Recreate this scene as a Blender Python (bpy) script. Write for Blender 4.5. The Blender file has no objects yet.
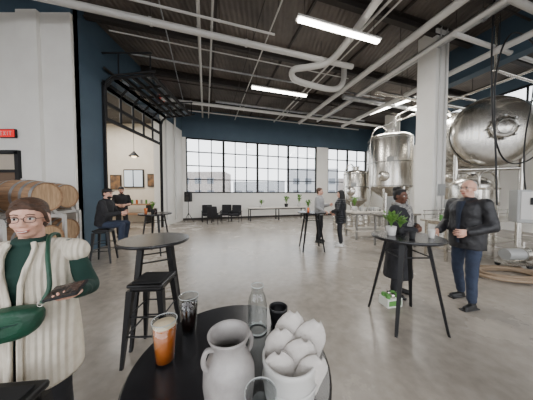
import bpy, math, random
from mathutils import Vector as V, Matrix
random.seed(4)
sc = bpy.context.scene
col = sc.collection
pi = math.pi

# ------------------------------------------------------------------ materials
def lin(c):
    o = []
    for x in c:
        x = x / 255.0
        o.append(x / 12.92 if x <= 0.04045 else ((x + 0.055) / 1.055) ** 2.4)
    return (o[0], o[1], o[2], 1.0)

def mat(name, c, r=.5, m=0, c2=None, ns=4, bump=0, bs=30, emit=0, trans=0, coat=0, stretch=(1, 1, 1), wave=None, sss=0):
    M = bpy.data.materials.new(name)
    M.use_nodes = True
    nt = M.node_tree
    b = nt.nodes['Principled BSDF']
    b.inputs['Base Color'].default_value = lin(c)
    b.inputs['Roughness'].default_value = r
    b.inputs['Metallic'].default_value = m
    b.inputs['Transmission Weight'].default_value = trans
    b.inputs['Coat Weight'].default_value = coat
    if sss:
        b.inputs['Subsurface Weight'].default_value = sss
        b.inputs['Subsurface Scale'].default_value = .03
    if emit:
        b.inputs['Emission Color'].default_value = lin(c)
        b.inputs['Emission Strength'].default_value = emit
    if c2 or bump:
        tc = nt.nodes.new('ShaderNodeTexCoord')
        mp = nt.nodes.new('ShaderNodeMapping')
        mp.inputs['Scale'].default_value = stretch
        nt.links.new(tc.outputs['Object'], mp.inputs['Vector'])
    if c2:
        n = nt.nodes.new('ShaderNodeTexNoise')
        n.inputs['Scale'].default_value = ns
        n.inputs['Detail'].default_value = 6
        n.inputs['Roughness'].default_value = .6
        nt.links.new(mp.outputs[0], n.inputs['Vector'])
        cr = nt.nodes.new('ShaderNodeValToRGB')
        cr.color_ramp.elements[0].position = .35
        cr.color_ramp.elements[1].position = .65
        cr.color_ramp.elements[0].color = lin(c)
        cr.color_ramp.elements[1].color = lin(c2)
        nt.links.new(n.outputs['Fac'], cr.inputs[0])
        nt.links.new(cr.outputs[0], b.inputs['Base Color'])
    if bump:
        if wave:
            n2 = nt.nodes.new('ShaderNodeTexWave')
            n2.bands_direction = wave
            n2.inputs['Scale'].default_value = bs
            n2.inputs['Distortion'].default_value = .6
        else:
            n2 = nt.nodes.new('ShaderNodeTexNoise')
            n2.inputs['Scale'].default_value = bs
            n2.inputs['Detail'].default_value = 4
        nt.links.new(mp.outputs[0], n2.inputs['Vector'])
        bp = nt.nodes.new('ShaderNodeBump')
        bp.inputs['Strength'].default_value = bump
        bp.inputs['Distance'].default_value = .02
        nt.links.new(n2.outputs['Fac'], bp.inputs['Height'])
        nt.links.new(bp.outputs[0], b.inputs['Normal'])
    return M

def glassmat(name, tint=(255, 255, 255), lo=.04, hi=.35):
    M = bpy.data.materials.new(name)
    M.use_nodes = True
    nt = M.node_tree
    nt.nodes.clear()
    o = nt.nodes.new('ShaderNodeOutputMaterial')
    t = nt.nodes.new('ShaderNodeBsdfTransparent')
    t.inputs[0].default_value = lin(tint)
    g = nt.nodes.new('ShaderNodeBsdfGlossy')
    g.inputs['Roughness'].default_value = .03
    fr = nt.nodes.new('ShaderNodeLayerWeight')
    fr.inputs[0].default_value = .3
    mr = nt.nodes.new('ShaderNodeMapRange')
    mr.inputs[3].default_value = lo; mr.inputs[4].default_value = hi
    mx = nt.nodes.new('ShaderNodeMixShader')
    nt.links.new(fr.outputs['Facing'], mr.inputs[0])
    nt.links.new(mr.outputs[0], mx.inputs[0])
    nt.links.new(t.outputs[0], mx.inputs[1])
    nt.links.new(g.outputs[0], mx.inputs[2])
    nt.links.new(mx.outputs[0], o.inputs[0])
    return M

WHITE = mat('wall_white', (242, 240, 234), .7, c2=(235, 232, 226), ns=1.2, bump=.05, bs=60)
BLUE = mat('wall_blue', (70, 90, 106), .6, c2=(65, 84, 99), ns=1.5)
WARMW = mat('wall_warm', (234, 226, 212), .7, c2=(226, 217, 202), ns=2)
BLACK = mat('black_metal', (24, 24, 26), .38, .3)
BLACKM = mat('black_matte', (24, 24, 26), .7)
BLACKTOP = mat('black_laminate', (24, 24, 27), .26, c2=(32, 32, 35), ns=12)
STEEL = mat('stainless', (222, 218, 210), .27, 1, c2=(198, 194, 186), ns=2, stretch=(8, 8, .6))
STEELD = mat('stainless_dark', (150, 148, 144), .35, 1)
GALV = mat('galvanized', (186, 187, 188), .4, .7, c2=(158, 160, 162), ns=8)
PIPEW = mat('pipe_white', (208, 206, 202), .45, .1)
DARKST = mat('dark_steel', (56, 51, 48), .6, .2)
CERAM = mat('ceramic_grey', (168, 163, 160), .4, c2=(124, 119, 116), ns=9, coat=.3)
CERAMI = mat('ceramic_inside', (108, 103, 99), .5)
PORC = mat('porcelain', (206, 204, 200), .35, coat=.3)
PAPER = mat('napkin_paper', (204, 198, 192), .95, bump=.2, bs=120)
GLASS = glassmat('window_glass', (250, 252, 252), .02, .2)
DGLASS = glassmat('drink_glass', (240, 243, 243), .05, .6)
AMBER = mat('beer', (196, 112, 44), .15, c2=(160, 78, 22), ns=10, sss=.35)
FOAM = mat('foam', (222, 204, 172), .8)
COLA = mat('cola', (30, 13, 8), .12)
WATER = mat('water', (186, 190, 188), .08)
WOOD = mat('oak', (184, 148, 114), .65, c2=(138, 104, 76), ns=3, stretch=(1, 9, 9), bump=.15, bs=14)
WOODH = mat('oak_head', (200, 168, 134), .65, c2=(168, 136, 102), ns=4, stretch=(1, 8, 1))
SKIN = mat('skin_light', (222, 176, 154), .5, c2=(212, 160, 138), ns=14)
SKIND = mat('skin_dark', (104, 68, 50), .5, c2=(92, 58, 42), ns=14)
LIP = mat('lips', (176, 92, 84), .45)
LIPD = mat('lips_dark', (90, 46, 42), .45)
EYEW = mat('eye_white', (225, 222, 218), .25)
IRIS = mat('iris', (40, 30, 24), .2)
HAIRBR = mat('hair_brown', (92, 64, 46), .55, c2=(58, 40, 28), ns=30, bump=.5, bs=60, stretch=(1, 1, 4))
HAIRBK = mat('hair_black', (18, 16, 16), .55, bump=.5, bs=50)
HAIRGR = mat('hair_grey', (168, 162, 156), .6, bump=.3, bs=60)
CBLACK = mat('cloth_black', (30, 30, 33), .85, c2=(40, 40, 44), ns=10, bump=.3, bs=18)
CPUFF = mat('cloth_puffer', (28, 30, 36), .5, bump=.7, bs=5, wave='Z')
CLEATH = mat('cloth_leather', (38, 38, 42), .5, c2=(28, 28, 31), ns=12, bump=.5, bs=16)
CNAVY = mat('cloth_navy', (36, 44, 60), .85, bump=.3, bs=18)
CGREEN = mat('cloth_green', (20, 54, 46), .85, bump=.3, bs=22)
CBAG = mat('bag_green', (28, 78, 56), .5, c2=(20, 60, 44), ns=8, bump=.35, bs=30)
CCREAM = mat('cloth_cream', (230, 221, 204), .9, c2=(215, 205, 186), ns=16, bump=.5, bs=12, wave='X')
CGREY = mat('cloth_grey', (165, 165, 165), .85, bump=.3, bs=18)
CSCARF = mat('scarf_pattern', (74, 74, 76), .9, c2=(176, 172, 166), ns=26, bump=.4, bs=30)
CJEAN = mat('cloth_jeans', (40, 48, 66), .85, c2=(48, 58, 78), ns=12, bump=.3, bs=25)
SHOE = mat('shoe_black', (18, 18, 18), .5)
SHOEW = mat('shoe_white', (220, 218, 214), .6)
LEAF = mat('leaf', (76, 122, 48), .6, c2=(114, 154, 68), ns=10)
SOIL = mat('soil', (50, 36, 26), .95)
RED = mat('red', (205, 40, 30), .5, emit=.6)
REDEX = mat('exit_red', (200, 20, 20), .5, emit=1.2)
TUBE = mat('tube_light', (255, 250, 240), .5, emit=22)
LAMPW = mat('added_pendant_glow', (255, 226, 180), .5, emit=5)  # glow for the pendants added in the annex
RUBBER = mat('rubber', (28, 28, 30), .55)
HOSEB = mat('hose_tan', (140, 120, 98), .5)
YEL = mat('hose_yellow', (210, 180, 40), .5)
CARD = mat('carton_white', (214, 216, 206), .7)
GRN = mat('carton_green', (86, 140, 66), .6)
SCREEN = mat('phone_screen', (20, 21, 26), .12, c2=(78, 66, 58), ns=40)
GREYP = mat('grey_panel', (166, 167, 166), .45, .2)
TABLEW = mat('table_white', (214, 208, 198), .5, c2=(200, 192, 180), ns=3)
BRICK = mat('brick_far', (176, 168, 162), .9, c2=(156, 148, 144), ns=2)
GREYB = mat('building_grey', (182, 184, 188), .9)
ASPH = mat('asphalt', (130, 130, 130), .9, c2=(116, 116, 116), ns=.5)
POSTER = mat('poster', (70, 64, 60), .7, c2=(160, 120, 80), ns=4)

def concrete():
    M = bpy.data.materials.new('polished_concrete')
    M.use_nodes = True
    nt = M.node_tree
    b = nt.nodes['Principled BSDF']
    tc = nt.nodes.new('ShaderNodeTexCoord')
    n1 = nt.nodes.new('ShaderNodeTexNoise'); n1.inputs['Scale'].default_value = .7; n1.inputs['Detail'].default_value = 8; n1.inputs['Roughness'].default_value = .62
    n2 = nt.nodes.new('ShaderNodeTexNoise'); n2.inputs['Scale'].default_value = 9; n2.inputs['Detail'].default_value = 8
    nt.links.new(tc.outputs['Object'], n1.inputs['Vector'])
    nt.links.new(tc.outputs['Object'], n2.inputs['Vector'])
    r1 = nt.nodes.new('ShaderNodeValToRGB')
    r1.color_ramp.elements[0].position = .3; r1.color_ramp.elements[0].color = lin((144, 136, 126))
    r1.color_ramp.elements[1].position = .7; r1.color_ramp.elements[1].color = lin((182, 173, 161))
    r2 = nt.nodes.new('ShaderNodeValToRGB')
    r2.color_ramp.elements[0].position = .3; r2.color_ramp.elements[0].color = (.74, .74, .74, 1)
    r2.color_ramp.elements[1].position = .65; r2.color_ramp.elements[1].color = (1, 1, 1, 1)
    nt.links.new(n1.outputs['Fac'], r1.inputs[0]); nt.links.new(n2.outputs['Fac'], r2.inputs[0])
    mx = nt.nodes.new('ShaderNodeMixRGB'); mx.blend_type = 'MULTIPLY'; mx.inputs[0].default_value = .8
    nt.links.new(r1.outputs[0], mx.inputs[1]); nt.links.new(r2.outputs[0], mx.inputs[2])
    nt.links.new(mx.outputs[0], b.inputs['Base Color'])
    mr = nt.nodes.new('ShaderNodeMapRange'); mr.inputs[3].default_value = .16; mr.inputs[4].default_value = .36
    nt.links.new(n1.outputs['Fac'], mr.inputs[0]); nt.links.new(mr.outputs[0], b.inputs['Roughness'])
    return M
FLOOR = concrete()
CEIL = mat('ceiling_deck', (112, 103, 96), .6, c2=(80, 74, 69), ns=.8, bump=.9, bs=2.2, wave='X')

# ------------------------------------------------------------------ mesh builder
def perp(d):
    d = d.normalized()
    a = V((0, 0, 1)) if abs(d.z) < .9 else V((1, 0, 0))
    x = d.cross(a).normalized()
    return x, d.cross(x).normalized()

class MB:
    def __init__(s, name, loc=(0, 0, 0), rz=0, parent=None):
        s.name = name; s.loc = loc; s.rz = rz; s.parent = parent
        s.v = []; s.f = []; s.fm = []; s.fs = []; s.mats = []; s.M = None
    def mi(s, m):
        if m not in s.mats: s.mats.append(m)
        return s.mats.index(m)
    def raw(s, verts, faces, m, smooth=True):
        o = len(s.v)
        if s.M is not None:
            verts = [s.M @ V(p) for p in verts]
        s.v += [tuple(p) for p in verts]
        k = s.mi(m)
        for f in faces:
            s.f.append([i + o for i in f]); s.fm.append(k); s.fs.append(smooth)
    def loft(s, rings, m, cap=True, smooth=True, closed=True):
        n = len(rings[0]); vs = [p for r in rings for p in r]; fs = []
        for i in range(len(rings) - 1):
            for j in range(n if closed else n - 1):
                a = i * n + j; b = i * n + (j + 1) % n
                fs.append([a, b, b + n, a + n])
        s.raw(vs, fs, m, smooth)
        if cap:
            o = rings[0]; e = rings[-1]
            s.raw(o, [list(range(n))[::-1]], m, False)
            s.raw(e, [list(range(n))], m, False)
    def loftc(s, rings, m):
        n = len(rings[0]); vs = [p for r in rings for p in r]; fs = []
        for i in range(len(rings) - 1):
            for j in range(n):
                a = i * n + j; b = i * n + (j + 1) % n
                fs.append([a, b, b + n, a + n])
        fs.append(list(range(n))[::-1]); k = (len(rings) - 1) * n
        fs.append([k + j for j in range(n)])
        s.raw(vs, fs, m, True)
    def box(s, c, size, m, R=None, bev=0, seg=2):
        c = V(c); w, d, h = size[0] / 2, size[1] / 2, size[2] / 2
        R = R if R is not None else Matrix.Identity(3)
        if bev <= 0:
            vs = [c + R @ V((x * w, y * d, z * h)) for z in (-1, 1) for x, y in ((-1, -1), (1, -1), (1, 1), (-1, 1))]
            s.raw(vs, [[3, 2, 1, 0], [4, 5, 6, 7], [0, 1, 5, 4], [1, 2, 6, 5], [2, 3, 7, 6], [3, 0, 4, 7]], m, False)
            return
        b = min(bev, w * .98, d * .98, h * .98)
        def rr(ins, z):
            out = []
            for cx, cy, a0 in ((1, 1, 0), (-1, 1, 90), (-1, -1, 180), (1, -1, 270)):
                for k in range(seg + 1):
                    a = math.radians(a0 + 90 * k / seg)
                    out.append(c + R @ V((cx * (w - b) + (b - ins) * math.cos(a), cy * (d - b) + (b - ins) * math.sin(a), z)))
            return out
        rings = [rr(b * .7, -h), rr(b * .2, -h + b * .3), rr(0, -h + b), rr(0, h - b), rr(b * .2, h - b * .3), rr(b * .7, h)]
        s.loft(rings, m, True, False)
    def cyl(s, p1, p2, r1, m, r2=None, n=16, cap=True, smooth=True):
        p1 = V(p1); p2 = V(p2); r2 = r1 if r2 is None else r2
        x, y = perp(p2 - p1)
        rg = [[p + (x * math.cos(2 * pi * i / n) + y * math.sin(2 * pi * i / n)) * r for i in range(n)] for p, r in ((p1, r1), (p2, r2))]
        s.loft(rg, m, cap, smooth)
    def lathe(s, prof, m, c=(0, 0, 0), n=28, axis=None, cap=True):
        c = V(c); ax = V(axis).normalized() if axis is not None else V((0, 0, 1))
        if axis is None: x, y = V((1, 0, 0)), V((0, 1, 0))
        else: x, y = perp(ax)
        rg = [[c + ax * z + (x * math.cos(2 * pi * i / n) + y * math.sin(2 * pi * i / n)) * max(r, .0005) for i in range(n)] for r, z in prof]
        s.loft(rg, m, cap, True)
    def tube(s, pts, r, m, n=8, closed=False, rs=None):
        pts = [V(p) for p in pts]; N = len(pts); rg = []; x = None
        for i, p in enumerate(pts):
            if closed: d = pts[(i + 1) % N] - pts[i - 1]
            else: d = pts[min(i + 1, N - 1)] - pts[max(i - 1, 0)]
            d.normalize()
            if x is None: x, y = perp(d)
            else:
                x = (x - d * x.dot(d)).normalized(); y = d.cross(x).normalized()
            rr = rs[i] if rs else r
            rg.append([p + (x * math.cos(2 * pi * k / n) + y * math.sin(2 * pi * k / n)) * rr for k in range(n)])
        if closed: rg.append(rg[0])
        s.loft(rg, m, not closed, True)
    def ell(s, c, r, m, R=None, n=16, k=10):
        c = V(c); R = R if R is not None else Matrix.Identity(3); rg = []
        for i in range(k + 1):
            a = -pi / 2 + pi * i / k
            cr = max(math.cos(a), .02)
            rg.append([c + R @ V((r[0] * cr * math.cos(2 * pi * j / n), r[1] * cr * math.sin(2 * pi * j / n), r[2] * math.sin(a))) for j in range(n)])
        s.loftc(rg, m)
    def cap(s, p1, r1, p2, r2, m, n=14):
        p1 = V(p1); p2 = V(p2); d = (p2 - p1)
        if d.length < 1e-5: return
        d.normalize(); x, y = perp(d); rg = []
        for a in (-85, -60, -30, 0):
            a = math.radians(a); rg.append((p1 + d * r1 * math.sin(a), r1 * math.cos(a)))
        for a in (0, 30, 60, 85):
            a = math.radians(a); rg.append((p2 + d * r2 * math.sin(a), r2 * math.cos(a)))
        s.loftc([[c + (x * math.cos(2 * pi * i / n) + y * math.sin(2 * pi * i / n)) * r for i in range(n)] for c, r in rg], m)
    def done(s):
        me = bpy.data.meshes.new(s.name)
        me.from_pydata(s.v, [], s.f)
        for m in s.mats: me.materials.append(m)
        me.polygons.foreach_set('material_index', s.fm)
        me.polygons.foreach_set('use_smooth', s.fs)
        me.update()
        o = bpy.data.objects.new(s.name, me)
        col.objects.link(o)
        o.location = s.loc; o.rotation_euler = (0, 0, s.rz)
        if s.parent: o.parent = s.parent
        return o

def spline(pts, n=6):
    pts = [V(p) for p in pts]; out = []
    for i in range(len(pts) - 1):
        p0 = pts[max(i - 1, 0)]; p1 = pts[i]; p2 = pts[i + 1]; p3 = pts[min(i + 2, len(pts) - 1)]
        for k in range(n):
            t = k / n
            out.append(.5 * ((2 * p1) + (p2 - p0) * t + (2 * p0 - 5 * p1 + 4 * p2 - p3) * t * t + (3 * p1 - p0 - 3 * p2 + p3) * t ** 3))
    out.append(pts[-1]); return out

# ------------------------------------------------------------------ room geometry
TH = math.radians(17)
e1 = V((math.cos(TH), math.sin(TH), 0)); e2 = V((-math.sin(TH), math.cos(TH), 0))
A = V((-4.9, 11.6, 0)); L = 13.8; ZC = 6.5
C = A + e1 * L
RLEN = 20.5
D = C - e2 * RLEN

def prism(name, poly, z0, z1, m):
    b = MB(name); n = len(poly)
    vs = [(p[0], p[1], z0) for p in poly] + [(p[0], p[1], z1) for p in poly]
    fs = [list(range(n))[::-1], [n + i for i in range(n)]] + [[i, (i + 1) % n, n + (i + 1) % n, n + i] for i in range(n)]
    b.raw(vs, fs, m, False); return b.done()

Ao = A + e2 * .3
Co = C + e2 * .3 + e1 * .3
Do = D + e1 * .3
prism('floor', [(-11.1, -4), (Do.x, -4), (Do.x, Do.y), (Co.x, Co.y), (-4.9, Ao.y), (-11.1, 11.5)], -.2, 0, FLOOR)
prism('ceiling', [(-9.4, -4), (Do.x, -4), (Do.x, Do.y), (Co.x, Co.y), (-5.2, Ao.y - .1), (-5.2, 5.35), (-9.4, 5.35)], ZC, ZC + .25, CEIL)
prism('ground', [(-80, -80), (90, -80), (90, 120), (-80, 120)], -.5, -.25, ASPH)

w = MB('wall_back', A, TH)
w.box((L / 2, .15, .8), (L, .3, 1.6), WHITE)
w.box((L / 2, .15, (4.86 + ZC) / 2), (L, .3, ZC - 4.86), BLUE)
for a, b_ in ((0, .2), (8.87, 9.78), (13.26, L)):
    w.box(((a + b_) / 2, .15, 3.23), (b_ - a, .3, 3.26), WHITE)
w.done()
bb = MB('baseboard_back', A, TH); bb.box((L / 2, -.012, .06), (L, .02, .12), DARKST); bb.done()

def window(name, a, b_, z0, z1, cols, rows, origin, rz, heavy=3, m=BLACKM):
    o = MB(name, origin, rz)
    for x in (a + .03, b_ - .03): o.box((x, .1, (z0 + z1) / 2), (.08, .12, z1 - z0), m)
    for z in (z0 + .03, z1 - .03): o.box(((a + b_) / 2, .1, z), (b_ - a, .12, .08), m)
    for i in range(1, cols):
        x = a + (b_ - a) * i / cols; t = .14 if heavy and i % heavy == 0 else .055
        o.box((x, .1, (z0 + z1) / 2), (t, .07, z1 - z0), m)
    for j in range(1, rows):
        z = z0 + (z1 - z0) * j / rows
        o.box(((a + b_) / 2, .1, z), (b_ - a, .07, .06), m)
    o.raw([(a, .1, z0), (b_, .1, z0), (b_, .1, z1), (a, .1, z1)], [[0, 1, 2, 3]], GLASS, False)
    return o.done()
window('window_1', .2, 8.87, 1.6, 4.86, 12, 4, A, TH)
window('window_2', 9.78, 13.26, 1.6, 4.86, 4, 4, A, TH, 2)
ws = MB('trim_1', A, TH); ws.box((L / 2, -.03, 1.57), (L - .2, .06, .06), WHITE); ws.done()

w = MB('wall_left')
w.box((-5.05, 5.62, ZC / 2), (.3, .9, ZC), BLUE)
w.box((-5.05, 10.4, 2.6), (.3, 2.4, 5.2), WHITE)
w.box((-5.05, 10.4, (5.2 + ZC) / 2), (.3, 2.4, ZC - 5.2), BLUE)
w.box((-5.05, 7.635, (4.9 + ZC) / 2), (.3, 3.13, ZC - 4.9), BLUE)
w.done()
w = MB('wall_front_left')
w.box((-7.05, 5.2, 3.05), (4.3, .2, 6.1), WHITE)
w.box((-7.05, 5.2, 6.3), (4.3, .2, .4), BLUE)
w.box((-5.9, 5.06, 3.05), (.5, .1, 6.1), WHITE)
w.done()
w = MB('wall_side_left'); w.box((-9.3, .65, ZC / 2), (.2, 9.3, ZC), WHITE); w.done()

# annex behind garage door
w = MB('wall_annex')
w.box((-8.1, 11.1, 2.7), (5.8, .2, 5.4), WARMW)
w.box((-11, 8.2, 2.7), (.2, 6, 5.4), WARMW)
w.box((-8.1, 5.4, 2.7), (5.8, .1, 5.4), WARMW)
w.done()
w = MB('ceiling_annex'); w.box((-8.1, 8.2, 5.5), (5.8, 6, .2), DARKST); w.done()
o = MB('window_3', (-7.3, 10.98, 0))
o.box((0, -.02, 2.4), (1.1, .06, 1.0), BLACKM); o.box((0, -.06, 2.4), (.98, .03, .88), mat('window_glow', (190, 200, 208), .2, emit=.9))  # pane glows in place of daylight, solid wall behind it
o.box((0, -.08, 2.4), (.04, .03, .9), BLACKM); o.done()
for i, (x, z, ww, hh) in enumerate(((-8.3, 2.2, .6, .8), (-6.3, 2.3, .5, .7))):
    o = MB('framed_poster', (x, 10.98, z)); o.box((0, -.02, 0), (ww, .04, hh), BLACKM); o.box((0, -.045, 0), (ww - .08, .02, hh - .08), POSTER); o.done()
for x, y in ((-7.4, 8.8), (-6.5, 9.8)):
    o = MB('added_pendant', (x, y, 3.4))  # pendants added to give the annex some light
    o.cyl((0, 0, 2.0), (0, 0, .2), .01, BLACKM); o.lathe([(.03, .25), (.06, .2), (.22, .02), (.23, 0)], BLACKM); o.ell((0, 0, .02), (.12, .12, .1), LAMPW); o.done()
la = bpy.data.lights.new('annex_fill', 'AREA'); la.energy = 260; la.size = 2.5; la.color = (1, .96, .9)  # fill lamp added to brighten the annex, no fixture of its own
lo = bpy.data.objects.new('annex_fill', la); col.objects.link(lo); lo.location = (-7.6, 8.4, 5.3)
o = MB('display_shelf', (-7.4, 10.55, 0))
o.box((0, 0, .5), (2.4, .5, .08), WOOD); o.box((0, 0, 1.0), (2.4, .5, .06), WOOD)
for x in (-1.15, 1.15): o.box((x, 0, .51), (.06, .48, 1.02), BLACKM)
for i in range(9):
    o.cyl((-1 + i * .25, 0, 1.03), (-1 + i * .25, 0, 1.25), .05, [AMBER, CERAM, GRN][i % 3], n=10)
o.done()

# right wall with high windows
rrz = TH - pi / 2
w = MB('wall_right', C, rrz)
w.box((RLEN / 2, .15, 2.3), (RLEN, .3, 4.6), WHITE)
w.box((RLEN / 2, .15, 6.25), (RLEN, .3, .5), BLUE)
w.box((2, .15, 5.3), (4, .3, 1.4), BLUE)
w.box((9.0, .15, 5.3), (.6, .3, 1.4), BLUE)
w.box((17.0, .15, 5.3), (7, .3, 1.4), BLUE)
w.done()
window('window_4', 4, 8.7, 4.6, 6.0, 5, 2, C, rrz, 0)
window('window_5', 9.3, 13.5, 4.6, 6.0, 4, 2, C, rrz, 0)
o = MB('window_storefront')
for i in range(9): o.box((-9.1 + i * 2.75, -3.95, ZC / 2), (.08, .1, ZC), BLACKM)
for z in (.05, 3.2, ZC - .05): o.box((1.9, -3.95, z), (22.2, .1, .08), BLACKM)
o.done()

def column(name, x, y, s):
    o = MB(name, (x, y, 0), TH)
    o.box((0, 0, ZC / 2), (s, s, ZC), WHITE, bev=.03)
    o.box((0, 0, .08), (s + .04, s + .04, .16), GREYP)
    for dx in (-.15, .1): o.cyl((dx, -s / 2 - .03, .3), (dx, -s / 2 - .03, ZC), .02, PIPEW)
    o.box((0, -s / 2 - .05, 1.7), (.25, .1, .35), GREYP, bev=.01)
    o.done()
column('column', 5.2, 6.35, .56)
column('column', 7.9, 12.6, .6)

o = MB('ceiling_joists')
j = 1.3
while j < 16:
    p = A - e2 * j
    s0 = (-4.85 - p.x) / e1.x
    if (p + e1 * s0).y < 5.15: s0 = (-9.1 - p.x) / e1.x
    a = p + e1 * s0; b_ = p + e1 * (L - .02)
    mid = (a + b_) / 2; R = Matrix.Rotation(TH, 3, 'Z'); ln = (b_ - a).length
    o.box((mid.x, mid.y, ZC - .02), (ln, .2, .04), DARKST, R); o.box((mid.x, mid.y, ZC - .13), (ln, .03, .2), DARKST, R)
    o.box((mid.x, mid.y, ZC - .23), (ln, .14, .03), DARKST, R)
    j += 2.3
for k in range(6):
    a = A + e1 * (1.6 + k * 2.4) - e2 * .05; ln = 15.2
    mid = a - e2 * ln / 2
    o.box((mid.x, mid.y, ZC - .03), (.06, ln, .06), DARKST, Matrix.Rotation(TH, 3, 'Z'))
o.done()
o = MB('ceiling_beam', (6.9, 5.9, 0), TH)
o.box((0, 0, 5.95), (.35, 4.2, 1.1), BLUE); o.done()

def cpipe(name, pts, r, m=PIPEW, hang=2.4, n=12):
    pts = [V(p) for p in pts]
    o = MB(name); o.tube(pts, r, m, n)
    for a, b_ in zip(pts[:-1], pts[1:]):
        l = (b_ - a).length; k = max(int(l / hang), 0)
        d = (b_ - a).normalized()
        for i in range(k):
            q = a + d * (l * (i + .5) / k)
            if abs(d.z) < .3:
                o.cyl(q, (q.x, q.y, ZC - .01), .008, DARKST, n=6)
            o.cyl(q - d * .03, q + d * .03, r * 1.2, m, n=n)
    return o.done()
def along(x, y, z, d, s0, s1):
    p = V((x, y, z)); return [p + d * s0, p + d * s1]
cpipe('ceiling_pipe', along(-5.3, 4.4, 5.9, e1, -3.6, 8.6), .085)
cpipe('ceiling_pipe', along(-4.8, 9.1, 5.85, e1, 0.05, 12.6), .075)
cpipe('ceiling_pipe', along(-1.6, 4.77, 6.1, e2, -6, 7.6), .045)
cpipe('ceiling_pipe', along(-1.25, 4.77, 6.1, e2, -6, 7.6), .03)
cpipe('ceiling_pipe', along(-3.6, 4.5, 6.0, e1, -5, 4), .03)
cpipe('ceiling_pipe', along(4.4, 4.46, 5.9, e2, -5, 8.2), .1)
cpipe('ceiling_pipe', along(5.1, 4.3, 5.7, e2, -3, 7.5), .06)
cpipe('ceiling_pipe', along(6.3, 4.6, 5.35, e2, -3, 7.0), .08)
cpipe('ceiling_pipe', along(3.1, 4.1, 6.1, e2, -5, 9), .035)
cpipe('ceiling_pipe', along(3.4, 4.1, 6.15, e2, -5, 9), .025)
cpipe('ceiling_pipe', along(.6, 4.1, 6.15, e2, -5, 9.5), .02)
cpipe('ceiling_pipe', along(-2.9, 6.0, 6.15, e2, -1.5, 5.5), .018, GALV)
cpipe('ceiling_pipe', along(.2, 4.1, 6.18, e2, -5, 9), .014, DARKST)
cpipe('ceiling_pipe', along(2.2, 3.9, 6.1, e1, -6, 7.2), .025, DARKST)
cpipe('ceiling_pipe', along(-4.4, 6.6, 6.12, e1, 0, 10.5), .03, GALV)
cpipe('ceiling_pipe', along(-4.6, 7.9, 6.1, e1, 0, 11), .02, DARKST)
cpipe('ceiling_pipe', along(-4.4, 5.7, 6.14, e1, 0, 8), .018, PIPEW)
cpipe('ceiling_pipe', along(-4.6, 10.6, 6.0, e1, 0, 11.5), .03, PIPEW)
cpipe('ceiling_pipe', along(4.6, 5.0, 5.5, e1, 0, 4.6), .055)
cpipe('ceiling_pipe', along(4.3, 4.1, 5.75, e1, 0, 4.4), .07)
cpipe('ceiling_pipe', along(4.6, 3.3, 5.9, e1, 0, 4.4), .05, GALV)
cpipe('ceiling_pipe', along(0.5, 9.3, 6.0, e1, -3, 7), .03, DARKST)
cpipe('ceiling_pipe', along(4.0, 7.4, 5.3, e1, 0, 5.0), .07, STEEL)
cpipe('ceiling_pipe', along(3.2, 8.4, 5.6, e1, 0, 5.6), .1, GALV)
cpipe('ceiling_pipe', along(-2.5, 9.9, 6.1, e1, 0, 9), .06, GALV)
cpipe('ceiling_pipe', along(5.7, 4.0, 6.0, e2, -3, 8), .12, GALV)
cpipe('ceiling_pipe', along(7.6, 5.6, 5.1, e2, -2.5, 5.5), .05, STEEL)
cpipe('process_pipe', spline([(5.7, 6.9, 6.2), (5.7, 6.9, 5.2), (5.8, 6.9, 4.98), (7.0, 7.2, 4.98), (7.6, 7.35, 4.98)], 5), .04, STEEL, 99)
cpipe('process_pipe', spline([(6.1, 5.4, 6.3), (6.1, 5.4, 5.0), (6.2, 5.4, 4.85), (8.4, 6.1, 4.85)], 5), .035, STEEL, 99)
cpipe('process_pipe', spline([(6.15, 9.6, 4.8), (6.15, 9.5, 5.2), (6.3, 9.0, 5.3), (6.6, 7.9, 5.3), (6.7, 7.5, 5.3)], 5), .04, STEEL, 99)
cpipe('vent_pipe', spline([(2.9, 2.6, 6.0), (2.53, 4.46, 5.95), (2.3, 5.8, 5.9), (2.0, 6.5, 5.8), (1.4, 6.6, 5.7), (.9, 6.75, 5.7), (.95, 7.0, 5.55), (1.6, 7.3, 5.5), (2.5, 7.6, 5.5), (2.9, 7.7, 5.8), (2.95, 7.72, 6.45)], 5), .1, PIPEW, 99)
cpipe('wall_conduit', [(-4.86, 9.7, .3), (-4.86, 9.7, 5.4)], .03, PIPEW, 9)
cpipe('wall_conduit', [(-4.84, 10.6, .2), (-4.84, 10.6, 6.4)], .05, PIPEW, 9)

def tubelight(name, c, d, ln, watts=70):
    c = V(c); d = V(d).normalized(); o = MB(name, c)
    ang = math.atan2(d.y, d.x); R = Matrix.Rotation(ang, 3, 'Z')
    o.box((0, 0, .05), (ln, .16, .05), PIPEW, R); o.box((0, 0, 0), (ln - .06, .11, .06), TUBE, R, bev=.02)
    for s_ in (-.42, .42):
        q = d * ln * s_
        o.cyl((q.x, q.y, .07), (q.x, q.y, ZC - c.z - .01), .008, DARKST, n=6)
    o.done()
    l = bpy.data.lights.new('strip_lamp', 'AREA'); l.shape = 'RECTANGLE'; l.size = ln; l.size_y = .15; l.energy = watts; l.color = (1, .97, .92)
    lo = bpy.data.objects.new('strip_lamp', l); col.objects.link(lo); lo.location = c + V((0, 0, -.05)); lo.rotation_euler = (0, 0, ang)
tubelight('strip_light', (1.85, 5.06, 5.6), e1, 2.4)
tubelight('strip_light', (.55, 8.0, 5.6), e1, 2.35, 140)
tubelight('strip_light', (5.7, 9.4, 5.6), (-.53, .85), 2.2, 130)
tubelight('strip_light', (7.6, 9.6, 5.5), e1, 2.2, 100)

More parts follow.
